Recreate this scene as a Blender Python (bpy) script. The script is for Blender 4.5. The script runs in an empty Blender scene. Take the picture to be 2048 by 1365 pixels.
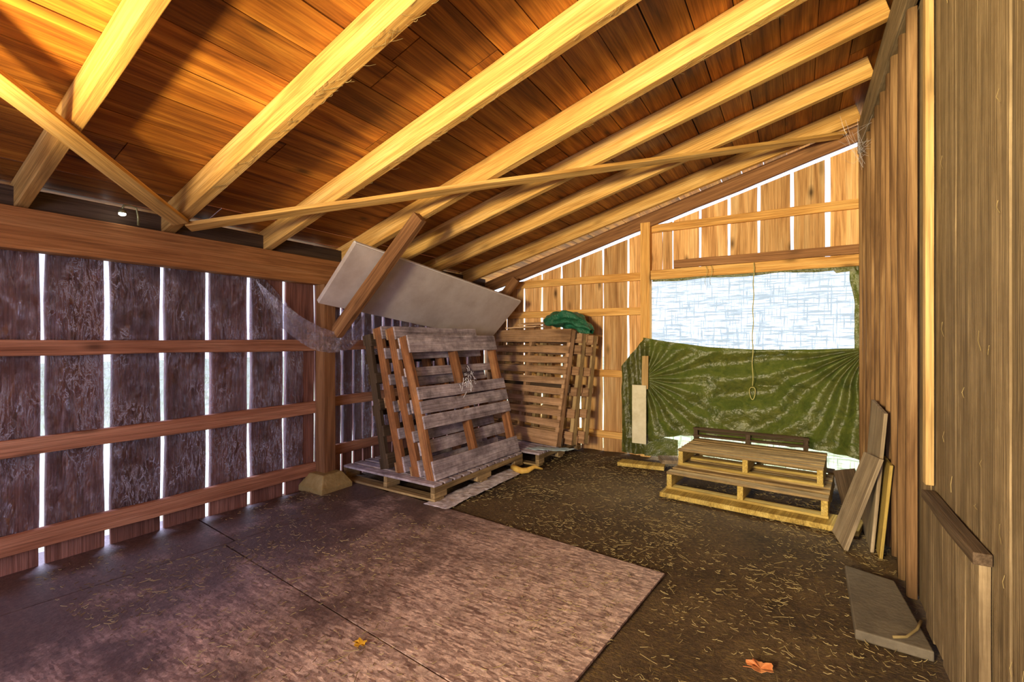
import bpy, math, random
from mathutils import Vector, Matrix, noise
V = Vector
C = bpy.context.scene.collection
R = random.Random(7)
S = bpy.context.scene

# ------------------------------------------------------------------ camera, sky, lights, exposure
cam_d = bpy.data.cameras.new('camera'); cam = bpy.data.objects.new('camera', cam_d); C.objects.link(cam)
cam.location = (0, 0, 1.35); cam.rotation_euler = (math.radians(90), 0, math.radians(31.6))
cam_d.lens = 928 / 2048 * 36; cam_d.sensor_width = 36; cam_d.clip_start = 0.02
S.camera = cam
S.view_settings.view_transform = 'Standard'; S.view_settings.look = 'None'
S.view_settings.gamma = 1; S.view_settings.use_curve_mapping = False
S.view_settings.exposure = 0.4
w = bpy.data.worlds.new('sky'); S.world = w; w.use_nodes = True
bg = w.node_tree.nodes['Background']; bg.inputs[0].default_value = (0.74, 0.80, 1.0, 1); bg.inputs[1].default_value = 1.7

def area(name, loc, target, size, energy, col, size_y=None, spread=180):
    d = bpy.data.lights.new(name, 'AREA'); d.energy = energy; d.color = col; d.size = size
    if size_y: d.shape = 'RECTANGLE'; d.size_y = size_y
    d.spread = math.radians(spread)
    o = bpy.data.objects.new(name, d); C.objects.link(o); o.location = loc
    o.rotation_euler = (V(target) - V(loc)).to_track_quat('-Z', 'Y').to_euler()
    return o
# added fill lamps behind the camera: warm for rafters and gable, cool for floor
area('warm_fill', (-1.2, -2.2, 1.75), (.9, 3.6, 2.7), 0.6, 165, (1.0, 0.80, 0.40), spread=105)
area('cool_fill', (-0.6, -2.35, 1.3), (-1.9, 2.4, 0.5), 2.4, 66, (0.76, 0.70, 1.0), 1.6)
# warm shaded work lamp hung left of the camera, thrown up along the roof
sd = bpy.data.lights.new('work_lamp', 'SPOT'); sd.energy = 160; sd.color = (1.0, 0.74, 0.30); sd.spot_size = math.radians(150); sd.spot_blend = 1.0; sd.shadow_soft_size = .06
so = bpy.data.objects.new('work_lamp', sd); C.objects.link(so); so.location = (-2.4, 0.0, 1.98)
so.rotation_euler = V((.38, .62, .70)).to_track_quat('-Z', 'Y').to_euler()
# daylight at the screened opening of the gable and along the slotted wall
area('opening_daylight', (-0.3, 8.6, 6.0), (-0.6, 5.0, 1.0), 3.0, 900, (1.0, 0.93, 0.66), 2.4)
area('side_daylight', (-7.2, 2.2, 4.6), (-3.4, 2.6, 0.9), 5.0, 900, (0.60, 0.62, 1.0), 2.0)

# ------------------------------------------------------------------ materials
def lin(c):
    return tuple(((x / 255) / 12.92 if x / 255 <= .04045 else ((x / 255 + .055) / 1.055) ** 2.4) for x in c) + (1,)
def nt(name):
    m = bpy.data.materials.new(name); m.use_nodes = True; t = m.node_tree
    for n in list(t.nodes): t.nodes.remove(n)
    o = t.nodes.new('ShaderNodeOutputMaterial'); return m, t, o
def N(t, typ, **k):
    n = t.nodes.new(typ)
    for a, b in k.items():
        if a == 'ins':
            for i, v in b.items(): n.inputs[i].default_value = v
        else: setattr(n, a, b)
    return n
def ramp(t, stops):
    r = t.nodes.new('ShaderNodeValToRGB'); e = r.color_ramp.elements
    e[0].position, e[0].color = stops[0]; e[1].position, e[1].color = stops[-1]
    for p, c in stops[1:-1]:
        x = e.new(p); x.color = c
    return r
def mixc(t, fac, a, b, mode='MIX'):
    m = t.nodes.new('ShaderNodeMix'); m.data_type = 'RGBA'; m.blend_type = mode
    for s, i in ((fac, 0), (a, 6), (b, 7)):
        if isinstance(s, bpy.types.NodeSocket): t.links.new(s, m.inputs[i])
        else: m.inputs[i].default_value = s
    return m.outputs[2]
def wood(name, dark, mid, light, rough=.75, vary=.35, knots=.5, dirt=0, dirtc=(60, 50, 45), bump=.5, spec=.25):
    """grain runs along the first component of the board's own 'gr' coordinates"""
    m, t, o = nt(name); L = t.links.new
    g = N(t, 'ShaderNodeAttribute', attribute_name='gr')
    mp = N(t, 'ShaderNodeMapping'); mp.inputs['Scale'].default_value = (.7, 9, 9); L(g.outputs['Vector'], mp.inputs[0])
    n1 = N(t, 'ShaderNodeTexNoise', ins={'Scale': 1.0, 'Detail': 6, 'Roughness': .55, 'Distortion': 1.4}); L(mp.outputs[0], n1.inputs['Vector'])
    mp2 = N(t, 'ShaderNodeMapping'); mp2.inputs['Scale'].default_value = (2.5, 110, 110); L(g.outputs['Vector'], mp2.inputs[0])
    n2 = N(t, 'ShaderNodeTexNoise', ins={'Scale': 1.0, 'Detail': 4, 'Roughness': .6}); L(mp2.outputs[0], n2.inputs['Vector'])
    rp = ramp(t, [(.28, lin(dark)), (.5, lin(mid)), (.72, lin(light))]); L(n1.outputs[0], rp.inputs[0])
    f = ramp(t, [(.35, (.66, .63, .60, 1)), (.62, (1.12, 1.12, 1.12, 1))]); L(n2.outputs[0], f.inputs[0])
    c = mixc(t, 1.0, rp.outputs[0], f.outputs[0], 'MULTIPLY')
    # knots
    mk = N(t, 'ShaderNodeMapping'); mk.inputs['Scale'].default_value = (2.2, 5.5, 5.5); L(g.outputs['Vector'], mk.inputs[0])
    vo = N(t, 'ShaderNodeTexVoronoi', ins={'Scale': 1.0, 'Randomness': 1.0}); L(mk.outputs[0], vo.inputs['Vector'])
    kr = ramp(t, [(.05, (1, 1, 1, 1)), (.12, (.45, .45, .45, 1)), (.20, (0, 0, 0, 1))]); L(vo.outputs['Distance'], kr.inputs[0])
    km = N(t, 'ShaderNodeMath', operation='MULTIPLY'); km.inputs[1].default_value = knots; L(kr.outputs[0], km.inputs[0])
    c = mixc(t, km.outputs[0], c, lin(tuple(x * .42 for x in dark)))
    # board to board variation
    rn = N(t, 'ShaderNodeAttribute', attribute_name='rnd')
    mr = N(t, 'ShaderNodeMapRange'); mr.inputs['To Min'].default_value = 1 - vary; mr.inputs['To Max'].default_value = 1 + vary * .55
    L(rn.outputs['Fac'], mr.inputs[0])
    hv = N(t, 'ShaderNodeVectorMath', operation='SCALE'); L(c, hv.inputs[0]); L(mr.outputs[0], hv.inputs['Scale'])
    c = hv.outputs[0]
    if dirt:
        nd = N(t, 'ShaderNodeTexNoise', ins={'Scale': 7, 'Detail': 8, 'Roughness': .7}); L(g.outputs['Vector'], nd.inputs['Vector'])
        dr = ramp(t, [(.5 - dirt * .2, (0, 0, 0, 1)), (.72 - dirt * .1, (dirt, dirt, dirt, 1))]); L(nd.outputs[0], dr.inputs[0])
        c = mixc(t, dr.outputs[0], c, lin(dirtc))
    b = N(t, 'ShaderNodeBsdfPrincipled', ins={'Roughness': rough, 'Specular IOR Level': spec}); L(c, b.inputs['Base Color'])
    ad = N(t, 'ShaderNodeMath', operation='ADD'); L(n1.outputs[0], ad.inputs[0]); L(n2.outputs[0], ad.inputs[1])
    bp = N(t, 'ShaderNodeBump', ins={'Strength': bump, 'Distance': .01}); L(ad.outputs[0], bp.inputs['Height']); L(bp.outputs[0], b.inputs['Normal'])
    L(b.outputs[0], o.inputs[0]); return m
def plain(name, col, rough=.6, metal=0, bumpscale=0, bump=.3, col2=None, spec=.3, nscale=12):
    m, t, o = nt(name); L = t.links.new
    b = N(t, 'ShaderNodeBsdfPrincipled', ins={'Roughness': rough, 'Metallic': metal, 'Specular IOR Level': spec, 'Base Color': lin(col)})
    g = N(t, 'ShaderNodeTexCoord')
    if col2:
        n = N(t, 'ShaderNodeTexNoise', ins={'Scale': nscale, 'Detail': 8, 'Roughness': .65}); L(g.outputs['Object'], n.inputs['Vector'])
        r = ramp(t, [(.35, lin(col)), (.68, lin(col2))]); L(n.outputs[0], r.inputs[0]); L(r.outputs[0], b.inputs['Base Color'])
    if bumpscale:
        n = N(t, 'ShaderNodeTexNoise', ins={'Scale': bumpscale, 'Detail': 6}); L(g.outputs['Object'], n.inputs['Vector'])
        bp = N(t, 'ShaderNodeBump', ins={'Strength': bump, 'Distance': .02}); L(n.outputs[0], bp.inputs['Height']); L(bp.outputs[0], b.inputs['Normal'])
    L(b.outputs[0], o.inputs[0]); return m

M = {}
M['rafter'] = wood('rafter_wood', (176, 128, 66), (214, 168, 96), (236, 196, 128), vary=.12, knots=.35, rough=.7, bump=.2)
M['deck'] = wood('roof_board_wood', (104, 54, 18), (166, 102, 34), (204, 140, 56), vary=.34, knots=.7, rough=.6, bump=.2, spec=.35)
M['gable'] = wood('gable_board_wood', (166, 118, 72), (222, 174, 118), (238, 202, 152), vary=.28, knots=.9)
M['left'] = wood('left_board_wood', (104, 68, 58), (142, 98, 84), (164, 118, 102), vary=.30, knots=.4)
M['girt'] = wood('girt_wood', (150, 100, 74), (184, 130, 100), (204, 154, 122), vary=.12, knots=.7)
M['ggirt'] = wood('gable_girt_wood', (196, 140, 72), (228, 176, 104), (238, 196, 126), vary=.10, knots=.6)
M['beam'] = wood('plate_beam_wood', (140, 92, 52), (176, 122, 72), (196, 146, 94), vary=.1, knots=.4)
M['post'] = wood('post_wood', (112, 76, 50), (144, 102, 68), (166, 124, 86), vary=.1, knots=.4)
M['rwall'] = wood('weathered_wall_wood', (98, 84, 66), (128, 110, 86), (158, 138, 110), vary=.12, knots=.5, rough=.85, dirt=.4, dirtc=(84, 66, 44))
M['batten'] = wood('batten_wood', (88, 62, 42), (136, 104, 72), (168, 136, 98), vary=.25, knots=.3, rough=.8)
M['pale'] = wood('pale_trim_wood', (150, 122, 78), (184, 152, 102), (204, 172, 120), vary=.08, knots=.3)
M['grey'] = wood('weathered_pallet_wood', (150, 138, 150), (204, 192, 206), (228, 218, 230), vary=.12, knots=.25, dirt=.7, dirtc=(66, 54, 58), rough=.85, bump=.4)
M['orange'] = wood('pallet_stringer_wood', (108, 68, 42), (156, 104, 68), (184, 134, 92), vary=.2, knots=.3, dirt=.4, rough=.8)
M['brown'] = wood('brown_pallet_wood', (126, 94, 68), (178, 140, 106), (202, 164, 130), vary=.15, knots=.25, dirt=.3, rough=.8)
M['step'] = wood('step_pallet_wood', (122, 102, 74), (176, 150, 108), (204, 178, 130), vary=.2, knots=.3, dirt=.4, rough=.8)
M['stepfront'] = wood('yellow_pallet_wood', (170, 140, 70), (206, 178, 98), (224, 200, 124), vary=.1, knots=.3, dirt=.3)
M['greyply'] = wood('grey_plywood', (126, 112, 96), (164, 146, 122), (184, 168, 144), vary=.1, knots=.3, dirt=.25)
M['dark'] = wood('dark_board_wood', (60, 48, 38), (84, 68, 54), (104, 86, 70), vary=.1, knots=.2)
M['white'] = plain('white_painted_board', (226, 220, 196), .7, col2=(206, 198, 170), bumpscale=30, bump=.1)
M['foam'] = plain('dusty_white_panel', (208, 198, 200), .6, col2=(182, 168, 168), nscale=3, bumpscale=9, bump=.08)
M['foamedge'] = plain('panel_edge', (226, 222, 226), .55)
M['concrete'] = plain('concrete', (150, 128, 76), .9, col2=(176, 156, 104), bumpscale=40, bump=.3)
M['slab'] = plain('grey_slab', (92, 84, 74), .75, col2=(120, 110, 96), nscale=6, bumpscale=50, bump=.2)
M['rope'] = plain('twine', (176, 170, 110), .8)
M['webs'] = plain('cobweb', (226, 226, 240), .8)
M['straw'] = plain('straw', (158, 140, 94), .7, col2=(104, 86, 58), nscale=5)
M['leaf'] = plain('dry_leaf', (182, 104, 60), .6, col2=(214, 150, 96), nscale=20)
M['yleaf'] = plain('yellow_leaf', (206, 160, 40), .6, col2=(160, 120, 40), nscale=20)
M['paper'] = plain('paper_card', (216, 184, 150), .8, col2=(196, 160, 124), nscale=8)
M['blue'] = plain('blue_plastic_scrap', (130, 160, 180), .4, col2=(190, 206, 210), nscale=14, bumpscale=20)
M['sack'] = plain('white_feed_sack', (230, 224, 236), .6, col2=(150, 138, 146), nscale=14, bumpscale=16, bump=.7)
M['yellow'] = plain('yellow_foam_scrap', (226, 190, 96), .6, col2=(200, 150, 70), nscale=18)
M['metal'] = plain('dull_metal', (150, 150, 110), .4, metal=.6)

def mat_glow():
    m, t, o = nt('glow_disc'); e = N(t, 'ShaderNodeEmission', ins={'Color': (1, .97, .85, 1), 'Strength': 14}); t.links.new(e.outputs[0], o.inputs[0]); return m
M['lamp'] = mat_glow()  # emission of the small round spot above the plate beam
def mat_dirt():
    m, t, o = nt('earth_floor'); L = t.links.new; g = N(t, 'ShaderNodeTexCoord')
    n = N(t, 'ShaderNodeTexNoise', ins={'Scale': 1.6, 'Detail': 9, 'Roughness': .66}); L(g.outputs['Object'], n.inputs['Vector'])
    r = ramp(t, [(.3, lin((60, 46, 32))), (.52, lin((98, 78, 56))), (.75, lin((134, 112, 80)))]); L(n.outputs[0], r.inputs[0])
    n2 = N(t, 'ShaderNodeTexNoise', ins={'Scale': 60, 'Detail': 6, 'Roughness': .7}); L(g.outputs['Object'], n2.inputs['Vector'])
    r2 = ramp(t, [(.3, (.45, .45, .45, 1)), (.7, (1.35, 1.3, 1.2, 1))]); L(n2.outputs[0], r2.inputs[0])
    c = mixc(t, 1.0, r.outputs[0], r2.outputs[0], 'MULTIPLY')
    # chopped hay fragments pressed into the earth
    for k, (rot, sc, col) in enumerate((((0, 0, .5), (16, 120, 1), (150, 122, 58)), ((0, 0, -.7), (20, 150, 1), (128, 108, 60)), ((0, 0, 1.6), (18, 130, 1), (140, 118, 76)))):
        mp = N(t, 'ShaderNodeMapping'); mp.inputs['Rotation'].default_value = rot; mp.inputs['Scale'].default_value = sc; L(g.outputs['Object'], mp.inputs[0])
        v = N(t, 'ShaderNodeTexVoronoi', ins={'Scale': 1.0}); L(mp.outputs[0], v.inputs['Vector'])
        rr = ramp(t, [(.16, (.75, .75, .75, 1)), (.24, (0, 0, 0, 1))]); L(v.outputs['Distance'], rr.inputs[0])
        c = mixc(t, rr.outputs[0], c, lin(col))
    b = N(t, 'ShaderNodeBsdfPrincipled', ins={'Roughness': .8, 'Specular IOR Level': .3}); L(c, b.inputs['Base Color'])
    bp = N(t, 'ShaderNodeBump', ins={'Strength': .8, 'Distance': .03}); L(n2.outputs[0], bp.inputs['Height']); L(bp.outputs[0], b.inputs['Normal'])
    L(b.outputs[0], o.inputs[0]); return m
M['dirt'] = mat_dirt()
def mat_osb():
    m, t, o = nt('strand_board'); L = t.links.new; g = N(t, 'ShaderNodeTexCoord')
    c = None
    base = lin((150, 118, 104))
    for k, (rot, sc, a, b_) in enumerate(((.25, (17, 70, 1), (124, 98, 94), (212, 184, 176)), (-.35, (22, 92, 1), (130, 104, 100), (220, 194, 186)))):
        mp = N(t, 'ShaderNodeMapping'); mp.inputs['Rotation'].default_value = (0, 0, rot); mp.inputs['Scale'].default_value = sc; L(g.outputs['Object'], mp.inputs[0])
        v = N(t, 'ShaderNodeTexVoronoi', ins={'Scale': 1.0}); L(mp.outputs[0], v.inputs['Vector'])
        s = N(t, 'ShaderNodeSeparateColor'); L(v.outputs['Color'], s.inputs[0])
        rr = ramp(t, [(0, lin(a)), (1, lin(b_))]); L(s.outputs[0], rr.inputs[0])
        if c is None: c = rr.outputs[0]
        else:
            th = N(t, 'ShaderNodeMath', operation='GREATER_THAN'); th.inputs[1].default_value = .5; L(s.outputs[1], th.inputs[0]); c = mixc(t, th.outputs[0], c, rr.outputs[0])
    n = N(t, 'ShaderNodeTexNoise', ins={'Scale': 2.2, 'Detail': 10, 'Roughness': .7}); L(g.outputs['Object'], n.inputs['Vector'])
    # trodden dirt, thin towards the right edge of the sheets
    sx = N(t, 'ShaderNodeSeparateXYZ'); L(g.outputs['Object'], sx.inputs[0])
    mr = N(t, 'ShaderNodeMapRange', ins={'From Min': -3.2, 'From Max': -.7, 'To Min': .20, 'To Max': -.16}); L(sx.outputs[0], mr.inputs[0])
    ad = N(t, 'ShaderNodeMath', operation='ADD'); L(n.outputs[0], ad.inputs[0]); L(mr.outputs[0], ad.inputs[1])
    r = ramp(t, [(.42, (0, 0, 0, 1)), (.66, (.92, .92, .92, 1))]); L(ad.outputs[0], r.inputs[0])
    c = mixc(t, r.outputs[0], c, lin((80, 60, 56)))
    n2 = N(t, 'ShaderNodeTexNoise', ins={'Scale': 45, 'Detail': 5, 'Roughness': .7}); L(g.outputs['Object'], n2.inputs['Vector'])
    r2 = ramp(t, [(.35, (.6, .58, .58, 1)), (.65, (1.2, 1.2, 1.2, 1))]); L(n2.outputs[0], r2.inputs[0])
    c = mixc(t, 1, c, r2.outputs[0], 'MULTIPLY')
    b = N(t, 'ShaderNodeBsdfPrincipled', ins={'Roughness': .42, 'Specular IOR Level': .5}); L(c, b.inputs['Base Color'])
    bp = N(t, 'ShaderNodeBump', ins={'Strength': .5, 'Distance': .01}); L(n2.outputs[0], bp.inputs['Height']); L(bp.outputs[0], b.inputs['Normal'])
    L(b.outputs[0], o.inputs[0]); return m
M['osb'] = mat_osb()
def mat_film():
    m, t, o = nt('clear_plastic_film'); L = t.links.new; g = N(t, 'ShaderNodeTexCoord')
    mp = N(t, 'ShaderNodeMapping'); mp.inputs['Scale'].default_value = (1, 1.6, .8); L(g.outputs['Object'], mp.inputs[0])
    n = N(t, 'ShaderNodeTexNoise', ins={'Scale': 9, 'Detail': 6, 'Roughness': .55, 'Distortion': 1.6}); L(mp.outputs[0], n.inputs['Vector'])
    bp = N(t, 'ShaderNodeBump', ins={'Strength': 1.0, 'Distance': .09}); L(n.outputs[0], bp.inputs['Height'])
    tr = N(t, 'ShaderNodeBsdfTransparent', ins={'Color': (.96, .96, 1, 1)})
    gl = N(t, 'ShaderNodeBsdfGlossy', ins={'Roughness': .16, 'Color': (.9, .88, 1, 1)}); L(bp.outputs[0], gl.inputs['Normal'])
    df = N(t, 'ShaderNodeBsdfTranslucent', ins={'Color': (.8, .8, .9, 1)})
    a = N(t, 'ShaderNodeMixShader'); a.inputs[0].default_value = .09; L(tr.outputs[0], a.inputs[1]); L(df.outputs[0], a.inputs[2])
    lw = N(t, 'ShaderNodeLayerWeight', ins={'Blend': .35}); L(bp.outputs[0], lw.inputs['Normal'])
    mu = N(t, 'ShaderNodeMath', operation='MULTIPLY_ADD'); mu.inputs[1].default_value = .7; mu.inputs[2].default_value = .10; L(lw.outputs['Fresnel'], mu.inputs[0])
    b = N(t, 'ShaderNodeMixShader'); L(mu.outputs[0], b.inputs[0]); L(a.outputs[0], b.inputs[1]); L(gl.outputs[0], b.inputs[2])
    # milky stretched creases, painted pale to stand for the crinkle highlights
    mq = N(t, 'ShaderNodeMapping'); mq.inputs['Scale'].default_value = (1, 2.0, .55); mq.inputs['Rotation'].default_value = (.3, 0, 0); L(g.outputs['Object'], mq.inputs[0])
    q = N(t, 'ShaderNodeTexNoise', ins={'Scale': 7, 'Detail': 9, 'Roughness': .66, 'Distortion': 2.6}); L(mq.outputs[0], q.inputs['Vector'])
    sb = N(t, 'ShaderNodeMath', operation='SUBTRACT'); sb.inputs[1].default_value = .5; L(q.outputs[0], sb.inputs[0])
    ab = N(t, 'ShaderNodeMath', operation='ABSOLUTE'); L(sb.outputs[0], ab.inputs[0])
    cq = ramp(t, [(.0, (.5, .5, .5, 1)), (.018, (.2, .14, .14, 1)), (.06, (0, 0, 0, 1))]); L(ab.outputs[0], cq.inputs[0])
    q2 = N(t, 'ShaderNodeTexNoise', ins={'Scale': 3.1, 'Detail': 3, 'Roughness': .6}); L(g.outputs['Object'], q2.inputs['Vector'])
    c2 = ramp(t, [(.40, (0, 0, 0, 1)), (.56, (1, 1, 1, 1))]); L(q2.outputs[0], c2.inputs[0])
    cr = N(t, 'ShaderNodeMath', operation='MULTIPLY'); L(cq.outputs[0], cr.inputs[0]); L(c2.outputs[0], cr.inputs[1])
    dd = N(t, 'ShaderNodeBsdfPrincipled', ins={'Base Color': (.72, .68, .80, 1), 'Roughness': .3, 'Specular IOR Level': .8})
    b2 = N(t, 'ShaderNodeMixShader'); L(cr.outputs[0], b2.inputs[0]); L(b.outputs[0], b2.inputs[1]); L(dd.outputs[0], b2.inputs[2])
    L(b2.outputs[0], o.inputs[0]); return m
M['film'] = mat_film()
def mat_mesh():
    m, t, o = nt('woven_screen'); L = t.links.new; g = N(t, 'ShaderNodeTexCoord')
    facs = []
    for sc, nz, lo, hi in (((5, 1, 70), 1.0, .46, .58), ((80, 1, 5), 1.0, .48, .62), ((1.2, 1, 26), 1.0, .52, .68)):
        mp = N(t, 'ShaderNodeMapping'); mp.inputs['Scale'].default_value = sc; L(g.outputs['Object'], mp.inputs[0])
        n = N(t, 'ShaderNodeTexNoise', ins={'Scale': nz, 'Detail': 3, 'Roughness': .6}); L(mp.outputs[0], n.inputs['Vector'])
        r = ramp(t, [(lo, (0, 0, 0, 1)), (hi, (1, 1, 1, 1))]); L(n.outputs[0], r.inputs[0]); facs.append(r.outputs[0])
    mx = N(t, 'ShaderNodeMath', operation='MAXIMUM'); L(facs[0], mx.inputs[0]); L(facs[1], mx.inputs[1])
    m2 = N(t, 'ShaderNodeMath', operation='MAXIMUM'); L(mx.outputs[0], m2.inputs[0]); L(facs[2], m2.inputs[1])
    ms = N(t, 'ShaderNodeMath', operation='MULTIPLY'); ms.inputs[1].default_value = .74; L(m2.outputs[0], ms.inputs[0])
    tr = N(t, 'ShaderNodeBsdfTransparent', ins={'Color': (.92, .97, 1, 1)})
    df = N(t, 'ShaderNodeBsdfDiffuse', ins={'Color': (.16, .2, .2, 1)}); tl = N(t, 'ShaderNodeBsdfTranslucent', ins={'Color': (.1, .14, .15, 1)})
    a = N(t, 'ShaderNodeMixShader'); L(df.outputs[0], a.inputs[1]); L(tl.outputs[0], a.inputs[2])
    b = N(t, 'ShaderNodeMixShader'); L(ms.outputs[0], b.inputs[0]); L(tr.outputs[0], b.inputs[1]); L(a.outputs[0], b.inputs[2])
    L(b.outputs[0], o.inputs[0]); return m
M['mesh'] = mat_mesh()
def mat_tarp(name, c1, c2, trans, scale=7, rough=.33, tcol=None, bs=.8):
    m, t, o = nt(name); L = t.links.new; g = N(t, 'ShaderNodeTexCoord')
    n = N(t, 'ShaderNodeTexNoise', ins={'Scale': scale, 'Detail': 8, 'Roughness': .62, 'Distortion': 1.2}); L(g.outputs['Object'], n.inputs['Vector'])
    n3 = N(t, 'ShaderNodeTexVoronoi', ins={'Scale': scale * 6}); L(g.outputs['Object'], n3.inputs['Vector'])
    r = ramp(t, [(.3, lin(c1)), (.7, lin(c2))]); L(n.outputs[0], r.inputs[0])
    ad = N(t, 'ShaderNodeMath', operation='MULTIPLY_ADD'); ad.inputs[1].default_value = .25; L(n3.outputs['Distance'], ad.inputs[0]); L(n.outputs[0], ad.inputs[2])
    bp = N(t, 'ShaderNodeBump', ins={'Strength': bs, 'Distance': .03}); L(ad.outputs[0], bp.inputs['Height'])
    b = N(t, 'ShaderNodeBsdfPrincipled', ins={'Roughness': rough, 'Specular IOR Level': .6}); L(r.outputs[0], b.inputs['Base Color']); L(bp.outputs[0], b.inputs['Normal'])
    tl = N(t, 'ShaderNodeBsdfTranslucent', ins={'Color': lin(tcol or c2)})
    mx = N(t, 'ShaderNodeMixShader'); mx.inputs[0].default_value = trans; L(b.outputs[0], mx.inputs[1]); L(tl.outputs[0], mx.inputs[2])
    L(mx.outputs[0], o.inputs[0]); return m
M['tarp'] = mat_tarp('dark_green_tarp', (48, 54, 24), (96, 98, 44), .05, scale=9, rough=.38, tcol=(150, 170, 60), bs=.35)
M['gtarp'] = mat_tarp('green_blue_tarp', (18, 78, 50), (40, 120, 92), .05, scale=12)
def mat_out():
    m, t, o = nt('yard_ground'); L = t.links.new; g = N(t, 'ShaderNodeTexCoord')
    n = N(t, 'ShaderNodeTexNoise', ins={'Scale': 1.5, 'Detail': 6}); L(g.outputs['Object'], n.inputs['Vector'])
    r = ramp(t, [(.35, lin((176, 190, 150))), (.7, lin((206, 210, 196)))]); L(n.outputs[0], r.inputs[0])
    b = N(t, 'ShaderNodeBsdfDiffuse'); L(r.outputs[0], b.inputs[0]); L(b.outputs[0], o.inputs[0]); return m
M['yard'] = mat_out()

# ------------------------------------------------------------------ mesh builder
class MB:
    def __init__(s): s.v = []; s.f = []; s.g = []; s.r = []
    def add(s, vs, fs, gs=None, rnd=None):
        b = len(s.v); s.v += [tuple(x) for x in vs]; s.f += [tuple(i + b for i in f) for f in fs]
        s.g += [tuple(x) for x in (gs or vs)]; s.r += [R.random() if rnd is None else rnd] * len(vs)
        return s
    def plank(s, p0, p1, w, th, n=1, jw=0, jt=0, rnd=None, bow=0, skew0=0, skew1=0):
        """board from p0 to p1 (centre line); w = full width vector, th = full thickness vector; edges can wander"""
        p0, p1, w, th = V(p0), V(p1), V(w), V(th); L = (p1 - p0).length; W = w.length; T = th.length
        wn, tn = w.normalized(), th.normalized(); dn = (p1 - p0).normalized()
        off = V((R.uniform(0, 50), R.uniform(0, 50), R.uniform(0, 50))); vs = []; gs = []
        sd = R.uniform(0, 99)
        for i in range(n + 1):
            k = i / n; c = p0.lerp(p1, k) + tn * bow * math.sin(math.pi * k)
            a = W / 2 + jw * noise.noise((k * L * 2.2, sd, 0)) * 1.8; b_ = W / 2 + jw * noise.noise((k * L * 2.2, sd, 9)) * 1.8
            tj = jt * noise.noise((k * L * 1.7, sd, 17))
            for (x, y) in ((-a, -T / 2), (b_, -T / 2), (b_, T / 2), (-a, T / 2)):
                sk = (skew0 * (1 - k) + skew1 * k) * x / (W / 2) if (i == 0 or i == n) else 0
                vs.append(c + wn * x + tn * (y + tj) + dn * sk); gs.append(off + V((k * L, x, y)))
        fs = [(0, 3, 2, 1), (4 * n, 4 * n + 1, 4 * n + 2, 4 * n + 3)]
        for i in range(n):
            for j in range(4):
                a = 4 * i + j; b_ = 4 * i + (j + 1) % 4; fs.append((a, b_, b_ + 4, a + 4))
        return s.add(vs, fs, gs, rnd)
    def tube(s, pts, r, n=8, closed=False, rads=None):
        pts = [V(p) for p in pts]; m = len(pts); vs = []; fs = []
        up = V((.3, .2, 1)).normalized()
        for i, p in enumerate(pts):
            d = ((pts[(i + 1) % m] if closed or i < m - 1 else p) - (pts[i - 1] if closed or i > 0 else p)).normalized()
            a = d.cross(up)
            if a.length < .05: a = d.cross(V((1, 0, 0)))
            a.normalize(); b = d.cross(a); rr = rads[i] if rads else r
            for j in range(n):
                t = 2 * math.pi * j / n; vs.append(p + a * math.cos(t) * rr + b * math.sin(t) * rr)
        for i in range(m if closed else m - 1):
            for j in range(n):
                a = i * n + j; b = i * n + (j + 1) % n; c = ((i + 1) % m) * n + (j + 1) % n; d = ((i + 1) % m) * n + j
                fs.append((a, b, c, d))
        if not closed: fs += [tuple(range(n))[::-1], tuple((m - 1) * n + j for j in range(n))]
        return s.add(vs, fs)
    def grid(s, fn, nu, nv, rnd=.5):
        vs = [fn(i / nu, j / nv) for j in range(nv + 1) for i in range(nu + 1)]
        fs = [(j * (nu + 1) + i, j * (nu + 1) + i + 1, (j + 1) * (nu + 1) + i + 1, (j + 1) * (nu + 1) + i) for j in range(nv) for i in range(nu)]
        return s.add(vs, fs, None, rnd)
    def build(s, name, mat, parent=None, smooth=False, bevel=0, solid=0):
        me = bpy.data.meshes.new(name); me.from_pydata(s.v, [], s.f); me.update()
        a = me.attributes.new('gr', 'FLOAT_VECTOR', 'POINT'); a.data.foreach_set('vector', [c for g in s.g for c in g])
        b = me.attributes.new('rnd', 'FLOAT', 'POINT'); b.data.foreach_set('value', s.r)
        me.materials.append(mat)
        if smooth: me.polygons.foreach_set('use_smooth', [True] * len(me.polygons))
        o = bpy.data.objects.new(name, me); C.objects.link(o)
        if parent: o.parent = parent
        if solid: md = o.modifiers.new('thickness', 'SOLIDIFY'); md.thickness = solid; md.offset = 0
        if bevel: md = o.modifiers.new('bevel', 'BEVEL'); md.width = bevel; md.segments = 2; md.limit_method = 'ANGLE'
        return o
def tag(o, label=None, cat=None, group=None, kind=None):
    if label: o['label'] = label
    if cat: o['category'] = cat
    if group: o['group'] = group
    if kind: o['kind'] = kind
    return o
def empty(name, loc=(0, 0, 0)):
    o = bpy.data.objects.new(name, None); C.objects.link(o); o.location = loc; o.empty_display_size = .1; return o
def struct(name, mb, mat, **k): return tag(mb.build(name, mat, **k), kind='structure')

# ------------------------------------------------------------------ dimensions (metres)
XL, XR, YF, YB = -3.84, .54, 5.5, -2.45
SL = .293; CO = 1 / math.hypot(1, SL)
def zr(x): return 3.37 + SL * (x - .52)          # underside of the rafters
RD = V((CO, 0, SL * CO)); RN = V((-SL * CO, 0, CO))
DEPTH = .165

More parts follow.
